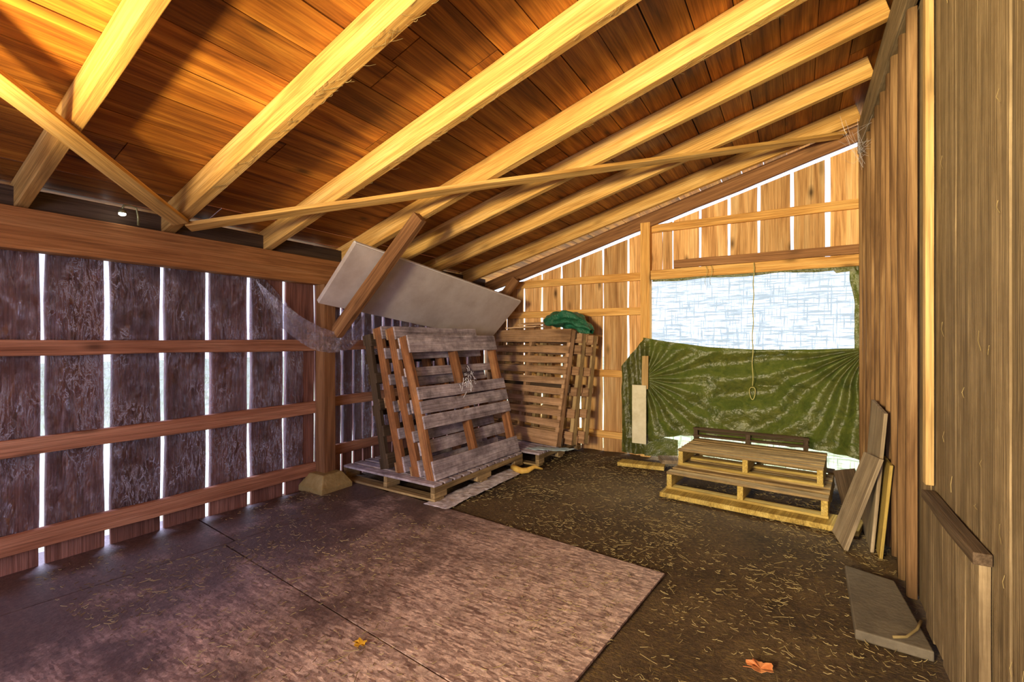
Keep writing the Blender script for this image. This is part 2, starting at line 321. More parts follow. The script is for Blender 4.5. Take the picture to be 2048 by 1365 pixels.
# ------------------------------------------------------------------ setting
mb = MB(); mb.grid(lambda u, v: V((-3.9 + u * 4.5, YB + v * 8.1, .012 * noise.noise((u * 18, v * 30, 3)) - .010)), 60, 90)
struct('floor', mb, M['dirt'], smooth=True)
mb = MB(); mb.grid(lambda u, v: V((-40 + u * 80, -40 + v * 80, -.06)), 4, 4); struct('ground', mb, M['yard'])

# ceiling: boards laid along the shed on top of the rafters
mb = MB(); x = XL - .38; k = 0
while x < .75:
    wd = R.uniform(.215, .24); gap = R.choice((.004, .005, .006, .009))
    if k in (2,): gap = .014
    cuts = [YB - .3] + sorted(R.uniform(-1, 5) for _ in range(2)) + [6.0]
    for a, b in zip(cuts, cuts[1:]):
        cx = x + wd * CO / 2; c = V((cx, 0, zr(cx))) + RN * (DEPTH + .012)
        mb.plank(c + V((0, a + .003, 0)), c + V((0, b - .003, 0)), RD * (wd - gap), RN * .022, n=8, jw=.003)
    x += wd * CO; k += 1
struct('ceiling', mb, M['deck'])
mb = MB(); c0 = V((-1.6, YB - .4, zr(-1.6))) + RN * (DEPTH + .05)      # roofing over the boards, short at the eave
mb.plank(c0 + V((.35, 0, .35 * SL)), c0 + V((.35, 8.6, .35 * SL)), RD * 4.5, RN * .012)
tag(mb.build('roofing', M['dark']), kind='structure')

# left wall boards with daylight between them
def wall_boards(edges, gapf, fn, zt, zb, mat, name, jw=.006):
    mb = MB()
    for a, b in zip(edges, edges[1:]):
        ga, gb = gapf(a), gapf(b); p = (a + ga / 2 + b - gb / 2) / 2; wd = b - gb / 2 - a - ga / 2
        lo = zb(p); hi = zt(p)
        P0, P1, W, T, sk = fn(p, wd, lo, hi)
        mb.plank(P0, P1, W, T, n=14, jw=jw, skew1=sk)
    return struct(name, mb, mat)
ys = [.891 + .3045 * i for i in range(-12, 7)]
ys[12:19] = [.891, 1.197, 1.506, 1.801, 2.116, 2.421, 2.728]
ys += [2.931, 3.024, 3.163, 3.285, 3.417]
while ys[-1] < 5.4: ys.append(ys[-1] + R.uniform(.12, .15))
gl = {y: (.032 if y < 2.2 else .026 if y < 2.75 else .018) * R.uniform(.85, 1.15) for y in ys}
gl[ys[18]] = .015; gl[ys[17]] = .026
wall_boards(ys, lambda y: gl[y], lambda p, wd, lo, hi: (V((XL - .012, p, lo)), V((XL - .012, p, hi)), V((0, wd, 0)), V((.022, 0, 0)), 0),
            lambda p: 2.243, lambda p: -.03, M['left'], 'wall_left')
# gable boards
xg = [-3.86, -3.47, -3.19, -2.915, -2.626, -2.358, -2.057, -1.74, -1.50]
zrake = lambda x: 3.225 + .283 * (x - .48)
gg = {x: R.uniform(.022, .032) for x in xg}
wall_boards(xg, lambda x: gg[x], lambda p, wd, lo, hi: (V((p, YF + .012, lo)), V((p, YF + .012, hi)), V((wd, 0, 0)), V((0, .022, 0)), .283 * wd / 2),
            lambda x: zrake(x) - .018, lambda x: -.03, M['gable'], 'wall_back')
xh = [-1.50, -1.336, -1.218, -.925, -.629, -.345, -.047, .253, .56]
gh = dict(zip(xh, (.005, .010, .018, .024, .026, .026, .030, .046, .01)))
wall_boards(xh, lambda x: gh[x], lambda p, wd, lo, hi: (V((p, YF + .012, lo)), V((p, YF + .012, hi)), V((wd, 0, 0)), V((0, .022, 0)), .283 * wd / 2),
            lambda x: zrake(x) - .018, lambda x: 2.12, M['gable'], 'wall_back_upper', jw=.004)
# right wall: weathered vertical boards, battened towards the far end
mb = MB(); y = YB
while y < 5.52:
    wd = R.uniform(.10, .17) if y < 2.7 else .24
    wd = min(wd, 5.53 - y + .001)
    t_ = R.uniform(.0, .006)
    mb.plank((XR + .02 - t_, y + wd / 2, 0), (XR + .02 - t_, y + wd / 2, 3.62), (0, wd - .003, 0), (.024, 0, 0), n=12, jw=.0025, jt=.002)
    y += wd
wr = struct('wall_right', mb, M['rwall'])
y = 3.17; i = 0
while y < 5.4:
    b = MB(); n = 9; zb_ = R.uniform(.0, .05) if i % 3 else .01
    ht = 3.10 - R.uniform(0, .02); rad = R.uniform(.026, .031)
    vs = []; fs = []; gs = []; off = V((R.uniform(0, 50), i * 3, 0)); m_ = 14
    for j in range(m_ + 1):
        z = zb_ + (ht - zb_) * j / m_; dy = .006 * noise.noise((z * 1.3, i * 7.1, 0)); rr = rad * (1 + .18 * noise.noise((z * 1.1, i * 3.3, 5)))
        for q in range(7):
            a = math.pi * q / 6; p = V((XR - .012 - min(1, math.sin(a) * 1.25) * rr * 1.35, y + dy - math.cos(a) * rr, z)); vs.append(p); gs.append(off + V((z, p.y - y, p.x - XR)))
    for j in range(m_):
        for q in range(6): fs.append((j * 7 + q, j * 7 + q + 1, j * 7 + q + 8, j * 7 + q + 7))
    fs.append(tuple(range(7))[::-1]); fs.append(tuple(m_ * 7 + q for q in range(7)))
    b.add(vs, fs, gs); b.build('batten', M['batten'], wr, smooth=True); y += R.uniform(.225, .25); i += 1
# rear wall behind the camera; its unseen doorway is added for the fill lamps
mb = MB()
for p in [XL + .15 + .3 * k for k in range(15)]:
    if p > XR: break
    lo = 2.05 if -3.2 < p < .1 else -.02
    mb.plank((p, YB, lo), (p, YB, zr(p) + .15), (.29, 0, 0), (0, .022, 0), n=2)
struct('wall_front', mb, M['left'])
# rake board along the gable, just above the slot of daylight
mb = MB(); a, b_ = -3.86, .54
mb.plank((a, YF - .055, zrake(a) + .085), (b_, YF - .055, zrake(b_) + .085), RN * .15, (0, .05, 0), n=20, jw=.006)
tag(mb.build('rake_beam', M['post'], bevel=.004), 'rough brown rake beam above the slot of daylight at the top of the gable wall', 'beam')

# ------------------------------------------------------------------ framing timber
def timber(name, p0, p1, w, th, mat, label, cat, group=None, n=16, jw=.002, jt=.0, bevel=.004, bow=0, rnd=.5):
    mb = MB(); mb.plank(p0, p1, w, th, n=n, jw=jw, jt=jt, rnd=rnd, bow=bow)
    return tag(mb.build(name, mat, bevel=bevel), label, cat, group)
ords = ['nearest full roof rafter, crossing above the short wind brace',
        'second roof rafter from the camera, its foot where the two wind braces meet',
        'third roof rafter from the camera, its foot just before the white panel',
        'fourth roof rafter from the camera, holding the head of the large knee brace',
        'fifth roof rafter from the camera, its foot above the white panel',
        'sixth roof rafter from the camera, second from the gable wall',
        'roof rafter closest to the gable wall, its underside catching pale light']
raf = [(.79, .79, .055), (1.515, 1.505, .075), (2.235, 2.255, .06), (3.02, 3.0, .07), (3.54, 3.70, .055), (4.19, 4.45, .055), (4.95, 5.29, .055)]
for (ya, yb, wd), lb in zip(raf, ords):
    xa, xb = XL - .22, .50
    y_of = lambda x: ya + (yb - ya) * (x + 3.7) / 4.2
    p0 = V((xa, y_of(xa), zr(xa))) + RN * DEPTH / 2; p1 = V((xb, y_of(xb), zr(xb))) + RN * DEPTH / 2
    timber('rafter', p0, p1, (0, wd, 0), RN * DEPTH, M['rafter'], lb, 'rafter', 'roof rafters', jw=.003, rnd=R.random())
for yy, q in ((.07, 'roof rafter running directly above the camera'), (-.66, 'roof rafter a step behind the camera'), (-1.4, 'rearmost roof rafter near the rear wall')):
    xa, xb = XL - .22, .50
    timber('rafter', V((xa, yy, zr(xa))) + RN * DEPTH / 2, V((xb, yy, zr(xb))) + RN * DEPTH / 2, (0, .06, 0), RN * DEPTH, M['rafter'], q, 'rafter', 'roof rafters')
timber('plate_beam', (-3.765, YB + .05, 1.985), (-3.765, 5.44, 1.985), (0, 0, .235), (.11, 0, 0), M['beam'],
       'heavy orange-brown plate beam along the top of the slatted left wall', 'beam', jt=.004)
timber('ledger_board', (.505, YB + .05, 3.235), (.505, 5.42, 3.235), (0, 0, .26), (.05, 0, 0), M['rwall'],
       'grey-brown ledger board under the rafter heads on the battened wall', 'board')
timber('eave_blocker', (-3.80, YB + .05, 2.165), (-3.80, 5.44, 2.165), (0, 0, .13), (.02, 0, 0), M['dark'],  # added dark strip that stops daylight leaking in at the eave
       'added dark board blocking light above the plate beam between the rafter feet', 'board')
# girts of the left wall
def girt_l(z0, z1, y0, y1, lb, h=.095):
    timber('girt', (XL + .05, y0, z0), (XL + .05, y1, z1), (0, 0, h), (.045, 0, 0), M['girt'], lb, 'wall girt', 'girts of the left wall', jw=.006, rnd=R.random())
girt_l(1.308, 1.312, YB + .05, 5.45, 'topmost horizontal girt on the slatted left wall, level with the draped film')
girt_l(.735, .742, YB + .05, 2.73, 'middle horizontal girt of the slatted left wall, before the post', .10)
girt_l(.775, .78, 2.78, 5.45, 'short middle girt of the left wall between the post and leaning pallets')
girt_l(.225, .18, YB + .05, 2.70, 'lowest horizontal girt of the slatted left wall, close to the floor', .11)
girt_l(.30, .30, 2.79, 5.45, 'low girt of the left wall behind the concrete footing')
# gable framing
GY = YF - .022
def girt_g(x0, x1, z, h, lb, mat='ggirt', y=GY, th=.04, nm='girt'):
    timber(nm, (x0, y, z), (x1, y, z), (0, 0, h), (0, th, 0), M[mat], lb, 'wall girt', 'girts of the gable wall', jw=.003, rnd=R.random())
girt_g(-3.3, -1.57, 2.115, .095, 'short girt just under the slot of daylight, left of the gable post')
girt_g(-3.77, -1.57, 1.705, .09, 'gable girt behind the green tarp bundle')
girt_g(-3.77, -1.57, .952, .09, 'gable girt between the stacked pallets and the dark green tarp, waist high')
girt_g(-3.77, -1.57, .20, .085, 'lowest gable girt, near the ground beside the dark green tarp')
girt_g(-1.45, .53, 2.657, .09, 'highest girt across the gable, above the screened opening')
girt_g(-1.45, .53, 2.115, .105, 'pale header over the screened opening', y=GY - .02, th=.08, nm='header')
girt_g(-1.2, .53, 2.225, .09, 'darker rough rail resting on top of the pale header', mat='post')
timber('gable_post', (-1.51, YF - .047, 0), (-1.51, YF - .047, 2.73), (.112, 0, 0), (0, .09, 0), M['ggirt'],
       'upright yellow post at the left side of the screened opening', 'post', jw=.001)
# post on its footing, knee braces, wind braces
timber('support_post', (-3.70, 2.74, .155), (-3.70, 2.74, 1.865), (0, .12, 0), (.125, 0, 0), M['post'],
       'upright brown post standing on the concrete footing at the left wall', 'post')
mb = MB(); b0, b1, t0, t1 = .16, .155, .11, .10; cx, cy = -3.665, 2.715
lv = [(0, .165), (.05, .165), (.155, .10)]
vs = [V((cx + sx * r, cy + sy * r, z + .003)) for z, r in lv for sx, sy in ((-1, -1), (1, -1), (1, 1), (-1, 1))]
fs = [(0, 3, 2, 1), (8, 9, 10, 11)] + [(4 * k + j, 4 * k + (j + 1) % 4, 4 * k + 4 + (j + 1) % 4, 4 * k + 4 + j) for k in range(2) for j in range(4)]
mb.add(vs, fs); tag(mb.build('concrete_footing', M['concrete'], bevel=.008), 'tapered concrete footing block under the left wall post', 'footing')
p0, p1 = V((-3.615, 2.79, 1.42)), V((-2.715, 2.93, 2.40)); d = (p1 - p0).normalized(); ww = V((0, 1, 0)); nn = d.cross(ww).normalized()
timber('knee_brace', p0, p1, nn * .125, ww * .06, M['post'], 'large diagonal knee brace rising from the wall post before the white panel', 'brace')
p0, p1 = V((-3.79, 5.16, 1.43)), V((-3.13, 5.20, 2.16)); d = (p1 - p0).normalized(); nn = d.cross(ww).normalized()
timber('knee_brace', p0, p1, nn * .11, ww * .05, M['post'], 'small knee brace in the far corner beyond the white panel', 'brace')
def under(x, y, o=.023): return V((x, y, zr(x))) - RN * o
def wind(a, b, lb, wd=.095):
    pa, pb = under(*a), under(*b); d = (pb - pa).normalized(); side = d.cross(RN).normalized()
    timber('wind_brace', pa, pb, side * wd, RN * .03, M['rafter'], lb, 'brace', 'wind braces', n=24, jw=.004, jt=.006)
wind((-3.60, 1.56), (.36, 5.38), 'long thin wind brace running under the rafters to the far top corner')
wind((-3.56, 1.50), (-2.2, -.15), 'short wind brace crossing the top left under the nearest rafter', .10)
# trim and kick panel on the near part of the right wall
timber('corner_trim', (XR - .018, 2.87, .68), (XR - .018, 2.87, 3.10), (0, .055, 0), (.032, 0, 0), M['pale'],
       'pale vertical trim strip between the battens and the near wall boards', 'trim strip')
o = empty('kick_panel', (.5, 2.45, 0)); tag(o, 'weathered kick panel with a dark ledge low on the right wall', 'wall panel')
def loc(o, mb):   # vertices given in the world, moved under the empty
    mb.v = [tuple(V(v) - o.location) for v in mb.v]; return mb
mb = MB()
for k in range(5): mb.plank((.522, 2.17 + .15 * k, .02 + .02 * (k % 2)), (.522, 2.17 + .15 * k, .63), (0, .145, 0), (.03, 0, 0), n=6, jw=.004)
loc(o, mb).build('board', M['rwall'], o, bevel=.003)
mb = MB(); mb.plank((.512, 2.08, .640), (.512, 2.84, .640), (.05, 0, .0), (0, 0, .04), n=8, jw=.004)
loc(o, mb).build('ledge', M['dark'], o, bevel=.003)

# ------------------------------------------------------------------ floor sheets
def sheet(x0, x1, y0, y1, lb):
    c, s = math.cos(-.09), math.sin(-.09); ax, ay = -.65, 2.73
    def q(x, y, z): dx, dy = x - ax, y - ay; return V((ax + dx * c - dy * s, ay + dx * s + dy * c, z))
    mb = MB(); vs = [q(x, y, z) for z in (.003, .014) for x, y in ((x0, y0), (x1, y0), (x1, y1), (x0, y1))]
    mb.add(vs, [(0, 3, 2, 1), (4, 5, 6, 7), (0, 1, 5, 4), (1, 2, 6, 5), (2, 3, 7, 6), (3, 0, 4, 7)])
    tag(mb.build('strand_board_sheet', M['osb']), lb, 'floor sheet', 'strand board sheets on the floor')
sheet(-3.09, -.65, 1.385, 2.73, 'strand board floor sheet with its clean corner on the dirt, before the pallets')
sheet(-3.09, -.65, .03, 1.375, 'strand board floor sheet nearest the camera, on the near side of the long seam')
sheet(-3.72, -3.10, 1.45, 2.70, 'narrow dirty strand board strip around the concrete footing')
sheet(-3.9, -3.10, .0, 1.44, 'narrow dirty strand board strip along the near slatted wall')

# ------------------------------------------------------------------ pallets
def make_pallet(W, H, T, front, back, strings, mf, ms, mbk, name, notch=False, mlow=None):
    """local axes: x along the slats, y up the pallet, z towards the front face. front/back = list of (y0, y1)"""
    o = empty(name)
    for i, sx in enumerate(strings):
        b = MB(); t0, t1 = -T + .02, -.02
        if notch:
            b.plank((sx, 0, -.045), (sx, H, -.045), (.045, 0, 0), (0, 0, .05), n=20, jw=.003)
            for ya, yb in ((0, .16), (.42 * H, .58 * H), (H - .16, H)):
                b.plank((sx, ya, (t0 - .07) / 2), (sx, yb, (t0 - .07) / 2), (.045, 0, 0), (0, 0, -.07 - t0), n=3)
        else:
            b.plank((sx, 0, (t0 + t1) / 2), (sx, H, (t0 + t1) / 2), (.045, 0, 0), (0, 0, t1 - t0), n=26, jw=.004, jt=.018 if H == 1.29 else .004)
        b.build('stringer', ms, o, bevel=.004)
    for i, (a, c) in enumerate(front):
        b = MB(); b.plank((0, (a + c) / 2, -.01), (W, (a + c) / 2, -.01), (0, c - a, 0), (0, 0, .02), n=14, jw=.004, jt=.003)
        b.build('front_slat', (mlow if (mlow and i == 0) else mf), o, bevel=.003)
    for a, c in back:
        b = MB(); b.plank((0, (a + c) / 2, -T + .01), (W, (a + c) / 2, -T + .01), (0, c - a, 0), (0, 0, .02), n=8, jw=.004)
        b.build('back_slat', mbk, o, bevel=.003)
    return o
def put(o, P, ux, uy, lb, group):
    ux = V(ux).normalized(); uz = ux.cross(V(uy)).normalized(); uy = uz.cross(ux)
    m = Matrix((ux, uy, uz)).transposed().to_4x4(); m.translation = V(P); o.matrix_world = m
    return tag(o, lb, 'pallet', group)
def dup(o):
    r = o.copy(); C.objects.link(r)
    for ch in list(o.children):
        c = ch.copy(); C.objects.link(c); c.parent = r
    return r
GA = 'pallets leaning by the left wall'
# front leaning pallet, slats along +y; local z must face +x:  ux = +y, uy = up -> ux x uy = +x
A = make_pallet(1.30, 1.29, .13, [(.0, .165), (.44, .555), (.575, .685), (.70, .81), (1.13, 1.29)], [(.0, .1), (.23, .345), (.60, .72), (.93, 1.01), (1.19, 1.29)],
                (.025, .62, 1.27), M['grey'], M['orange'], M['grey'], 'pallet')
put(A, (-2.60, 3.00, .166), (.045, 1, .0), (-.28, 0, 1), 'front leaning pallet with weathered grey slats and orange stringers, cobweb on it', GA)
B = make_pallet(1.22, 1.36, .125, [(.0, .14), (.30, .40), (.55, .65), (.80, .90), (1.05, 1.15), (1.24, 1.36)], [(.0, .1), (.6, .7), (1.26, 1.36)],
                (.025, .6, 1.19), M['grey'], M['orange'], M['brown'], 'pallet')
put(B, (-2.785, 3.02, .166), (.02, 1, 0), (-.255, 0, 1), 'second leaning pallet, its purple-grey top slat rising just behind the front one', GA)
Cc = dup(B); put(Cc, (-3.00, 3.05, .166), (0, 1, 0), (-.235, 0, 1), 'third leaning pallet, showing one bare orange stringer edge', GA)
D = make_pallet(1.10, 1.28, .115, [(.0, .14), (.30, .40), (.55, .65), (.80, .90), (1.16, 1.28)], [(.0, .1), (.5, .6), (.8, .9), (1.0, 1.09), (1.18, 1.28)],
                (.025, .55, 1.07), M['dark'], M['dark'], M['dark'], 'pallet')
put(D, (-3.22, 3.06, .166), (0, 1, 0), (-.20, 0, 1), 'rearmost leaning pallet, dark, next to the slatted wall', GA)
# base pallet lying flat: slats along x, local z up. ux=-x, uy = -y -> ux x uy = +z
G2 = 'base pallets on the floor'
slats = [(.0 + .128 * k, .095 + .128 * k) for k in range(11)]
Bp = make_pallet(1.17, 1.40, .14, slats, [(0, .12), (.65, .75), (1.28, 1.40)], (.025, .58, 1.145), M['grey'], M['step'], M['step'], 'pallet', notch=True)
put(Bp, (-3.72, 2.95, .156), (1, -.02, 0), (.0, 1, 0), 'flat pallet with notched side on the floor, carrying the leaning grey pallets', G2)
# stack against the gable: slats along (.96,-.28), leaning towards +y.  z faces the camera (-y): ux=+x', uy=up -> ux x uy = -y
W2 = V((.980, -.199, 0)); n2 = V((.199, .980, 0))
E1 = make_pallet(1.22, 1.36, .125, [(.0, .16)] + [(.215 + .122 * k, .295 + .122 * k) for k in range(8)] + [(1.20, 1.36)], [(0, .1), (.62, .72), (1.26, 1.36)],
                 (.025, .6, 1.19), M['brown'], M['brown'], M['dark'], 'pallet')
P = V((-2.30, 4.68, .166)); up2 = V((0, 0, 1)) * 1.28 + n2 * .28
GB = 'pallets leaning against the gable wall'
put(E1, P - W2 * 1.22, W2, up2, 'brown pallet with close even slats facing the camera, front of the gable stack', GB)
up3 = V((0, 0, 1)) * 1.28 + n2 * .22
F1 = make_pallet(1.22, 1.30, .125, [(.0, .14), (.30, .40), (.55, .65), (.80, .90), (1.05, 1.15), (1.18, 1.30)], [(.0, .1), (.6, .7), (1.2, 1.30)],
                 (.025, .6, 1.19), M['brown'], M['step'], M['brown'], 'pallet')
put(F1, P - W2 * 1.15 + n2 * .19, W2, up3, 'pallet directly behind the close-slatted brown one, only its side edge showing', GB)
F2 = dup(F1); put(F2, P - W2 * .53 + n2 * .33, W2, V((0, 0, 1)) * 1.28 + n2 * .21, 'last pallet of the gable stack, nearest the boards', GB)
F2.scale = (.55, .98, .9)
Bq = dup(Bp); put(Bq, (-3.48, 4.40, .156), (1, -.05, 0), (.0, 1, 0), 'flat pallet on the floor under the gable stack', G2)
Bq.scale = (.98, .72, 1)
# step pallets in front of the opening
GS = 'low step pallets in front of the opening'
S1 = make_pallet(1.19, 1.0, .15, [(0, .10), (.17, .25), (.30, .38), (.43, .51), (.56, .64), (.69, .77), (.88, 1.0)], [(0, .10), (.45, .55), (.9, 1.0)], (.025, .595, 1.165),
                 M['step'], M['stepfront'], M['stepfront'], 'pallet')
S2 = dup(S1)
put(S1, (-.99, 4.22, .193), (1, -.095, 0), (.09, 1, 0), 'lower step pallet with yellow front edge, resting on a pale plank', GS)
put(S2, (-.95, 4.50, .345), (1, -.085, 0), (.08, 1, 0), 'upper step pallet lying on the lower one, set back from it', GS)
S2.scale = (.95, .62, 1)
S3 = dup(D); put(S3, (-.93, 5.10, .20), (1, -.03, 0), (0, .10, 1), 'back step pallet standing on edge behind the upper one', GS)
S3.scale = (.93, .195, 1)

# ------------------------------------------------------------------ white panel on the knee braces
sh_ = V((-.022, 0, .022))
Ap, Dp, Bpt = V((-3.10, 2.60, 2.135)) + sh_, V((-3.56, 2.58, 1.66)) + sh_, V((-2.946, 5.04, 1.819)) + sh_
eu = Bpt - Ap; ev = Dp - Ap; nw = eu.cross(ev).normalized()
if nw.x > 0: nw = -nw
o = empty('rigid_panel', Ap); tag(o, 'large dusty white rigid panel propped on the knee braces under the eave', 'panel')
mb = MB(); th = nw * .045; vs = [Ap, Bpt, Bpt + ev, Dp, Ap + th, Bpt + th, Bpt + ev + th, Dp + th]; vs = [v - Ap for v in vs]
mb.add(vs, [(0, 1, 2, 3), (4, 7, 6, 5), (0, 4, 5, 1), (1, 5, 6, 2), (2, 6, 7, 3), (3, 7, 4, 0)])
mb.build('face', M['foam'], o, bevel=.002)
mb = MB(); e1 = -ev.normalized(); mb.plank(e1 * .004 + th * .5, eu + e1 * .004 + th * .5, th * .55, e1 * .012); mb.build('edge_strip', M['foamedge'], o)

# ------------------------------------------------------------------ plastic film on the left wall
def film_fn(y0, y1, zt, zb, amp=.012, x=XL + .004):
    def f(u, v):
        y = y0 + (y1 - y0) * u; t = zt(y); b = zb(y); z = b + (t - b) * v
        return V((x + abs(amp * noise.noise((y * 5, z * 3, 1))) * 1.0 + amp * .3 * noise.noise((y * 17, z * 9, 4)) + .003, y, z))
    return f
def ztop(y):
    if y < 2.22: return 1.88
    k = (y - 2.22) / .5; return 1.88 - .50 * min(1, k) ** 1.15
mb = MB(); mb.grid(film_fn(-.4, 2.60, ztop, lambda y: .19 + .02 * math.sin(y * 7)), 170, 90)
o = empty('plastic_film', (0, 0, 0)); tag(o, 'crinkled clear plastic film hung over the slatted left wall behind the girts', 'plastic sheet')
mb.build('film', M['film'], o, smooth=True)
def drape(u, v):      # the loose top corner pulled round the post
    a = V((XL + .02, 2.15, 1.86)); b = V((-3.60, 2.83, 1.42)); c = V((XL + .08, 2.30, 1.50)); d = V((-3.60, 2.80, 1.25))
    p = a.lerp(b, u).lerp(c.lerp(d, u), v); s = math.sin(math.pi * u)
    return p + V((.012 + .06 * s + .012 * math.sin(v * 16 + u * 4) * u, -.02 * s, -.09 * s + .01 * noise.noise((u * 9, v * 9, 2))))
mb = MB(); mb.grid(drape, 60, 30); mb.build('loose_corner', M['film'], o, smooth=True)
def drape2(u, v):
    a = V((-3.588, 2.83, 1.42)); b = V((XL + .03, 3.30, 1.66)); c = V((-3.588, 2.80, 1.25)); d = V((XL + .09, 3.2, 1.38))
    p = a.lerp(b, u).lerp(c.lerp(d, u), v)
    return p + V((.012 * math.sin(v * 14 + u * 3), 0, -.03 * math.sin(math.pi * u)))
mb = MB(); mb.grid(drape2, 50, 24); mb.build('loose_corner', M['film'], o, smooth=True)
mb = MB(); mb.grid(film_fn(2.80, 5.3, lambda y: 1.66, lambda y: .34), 110, 50)
tag(mb.build('plastic_film', M['film'], smooth=True), 'clear plastic film on the slatted wall beyond the post, behind the leaning pallets', 'plastic sheet')

# ------------------------------------------------------------------ screened opening
def scr(u, v):
    x = -1.56 + u * 2.14; z = .0 + v * 2.13
    return V((x, YF + .06 + .02 * noise.noise((x * 2, z * 2, 0)), z))
mb = MB(); mb.grid(scr, 40, 40)
tag(mb.build('woven_screen', M['mesh'], smooth=True), 'bright woven screen cloth filling the opening in the gable wall', 'screen cloth')
def interp(pts, x):
    for (a, b), (c, d) in zip(pts, pts[1:]):
        if x <= c: return b + (d - b) * (x - a) / (c - a)
    return pts[-1][1]
TT = [(-1.52, 1.39), (-1.25, 1.345), (-.8, 1.285), (-.35, 1.262), (.1, 1.268), (.52, 1.285)]
TB = [(-1.52, .16), (-1.35, .24), (-1.1, .31), (-.3, .32), (.2, .30), (.52, .24)]
def tarp(u, v):
    x = -1.52 + u * 2.015; t, b = interp(TT, x), interp(TB, x) + .012 * noise.noise((x * 9, 0, 0)); z = b + (t - b) * v
    dl = math.hypot(x + 1.50, z - .92); al = math.atan2(z - .92, x + 1.50)
    dr = math.hypot(x - .53, z - 1.27); ar = math.atan2(1.27 - z, .53 - x)
    nz = noise.noise((x * 2.4, z * 2.4, 7))
    d_ = .034 * math.sin(al * 19 + 2.2 * nz) * math.exp(-dl * .9) * min(1, dl * 5)
    d_ += .040 * math.sin(ar * 22 + 2.5 * nz + 1) * math.exp(-dr * .5) * min(1, dr * 7)
    sag = (z - .9) + .55 * ((x + .55) ** 2) * (1 if z < .9 else .45)
    d_ += .014 * math.sin(sag * 19 + 2 * nz) * math.exp(-((x + .5) ** 2) / .6)
    d_ += .012 * noise.noise((x * 11, z * 14, 2)) + .005 * noise.noise((x * 40, z * 40, 2))
    edge = min(1, v * 12, (1 - v) * 20)
    return V((x, YF - .125 - .055 * math.sin(math.pi * u) ** .6 + d_ * (.3 + .7 * edge), z))
o = empty('green_tarp', (0, 0, 0)); tag(o, 'large dark green tarp sagging across the lower half of the screened opening', 'tarp')
mb = MB(); mb.grid(tarp, 240, 150); mb.build('main_sheet', M['tarp'], o, smooth=True)
def flap(u, v):
    x = -1.77 + u * .27; t = 1.05 + (1.39 - 1.05) * u; z = .04 + (t - .04) * v
    k = math.sin(math.pi * min(1, u * .9 + .1))
    return V((x + .012 * noise.noise((z * 5, 2, 2)), YF - .135 - .03 * k + .016 * noise.noise((x * 12, z * 6, 4)) + .008 * noise.noise((x * 40, z * 25, 4)) + .012 * math.sin(x * 60 + z * 3), z))
mb = MB(); mb.grid(flap, 40, 110); mb.build('side_flap', M['tarp'], o, smooth=True)
def low(u, v):
    x = -1.50 + u * .35; z = .03 + v * .25 * (1 - .2 * u)
    return V((x, YF - .15 + .015 * noise.noise((x * 12, z * 12, 9)) + .1 * u, z))
mb = MB(); mb.grid(low, 24, 16); mb.build('bottom_corner', M['tarp'], o, smooth=True)
def hem(u, v):
    x = -1.44 + u * 1.93; w_ = .035 + .02 * noise.noise((x * 3, 0, 0)) + (.03 if u > .9 else 0); z = 2.072 - v * w_
    return V((x, YF - .03 + .008 * noise.noise((x * 20, z * 30, 0)) - .01, z))
mb = MB(); mb.grid(hem, 90, 5); mb.build('top_hem', M['tarp'], o, smooth=True)
def jamb(u, v):
    z = 1.2 + v * .86; w_ = .035 + .10 * max(0, (v - .55)) + .015 * noise.noise((z * 6, 0, 0)); x = .497 - u * w_
    return V((x, YF - .04 + .02 * noise.noise((x * 20, z * 8, 0)), z))
mb = MB(); mb.grid(jamb, 8, 50); mb.build('jamb_strip', M['tarp'], o, smooth=True)
mb = MB(); mb.plank((-1.545, 5.295, .175), (-1.545, 5.295, .845), (.162, 0, 0), (0, .02, 0), n=4)
tag(mb.build('white_board', M['white'], bevel=.003), 'narrow white painted board pinning the dark green tarp at its left end', 'board')
mb = MB(); mb.plank((-1.485, 5.32, .80), (-1.478, 5.32, 1.18), (.07, 0, 0), (0, .03, 0), n=6, jw=.006)
tag(mb.build('wooden_cleat', M['pale'], bevel=.003), 'short bare wooden cleat just above the white board on the tarp', 'cleat')
# rope with loop
mb = MB(); pts = [V((-.383 + .004 * math.sin(k * 1.3), 5.395 - .165 * min(1, k / 14), 2.16 - k * (2.16 - .90) / 22)) for k in range(23)]
mb.tube(pts, .005, 6); c = V((-.385, 5.23, .835)); mb.tube([c + V((.026 * math.sin(a), 0, .062 * math.cos(a) - .012 * math.cos(2 * a))) for a in [k * math.pi / 9 for k in range(18)]], .005, 6, closed=True)
tag(mb.build('hanging_rope', M['rope'], smooth=True), 'thin rope hanging from the header, ending in a small loop before the tarp', 'rope')
mb = MB()
for x0 in (-.84, -.79): mb.tube([V((x0 + .012 * math.sin(k), 5.36, 2.16 - .035 * k)) for k in range(7)], .0025, 5)
tag(mb.build('baling_twine', M['metal'], smooth=True), 'short end of baling twine tied over the pale header', 'twine')

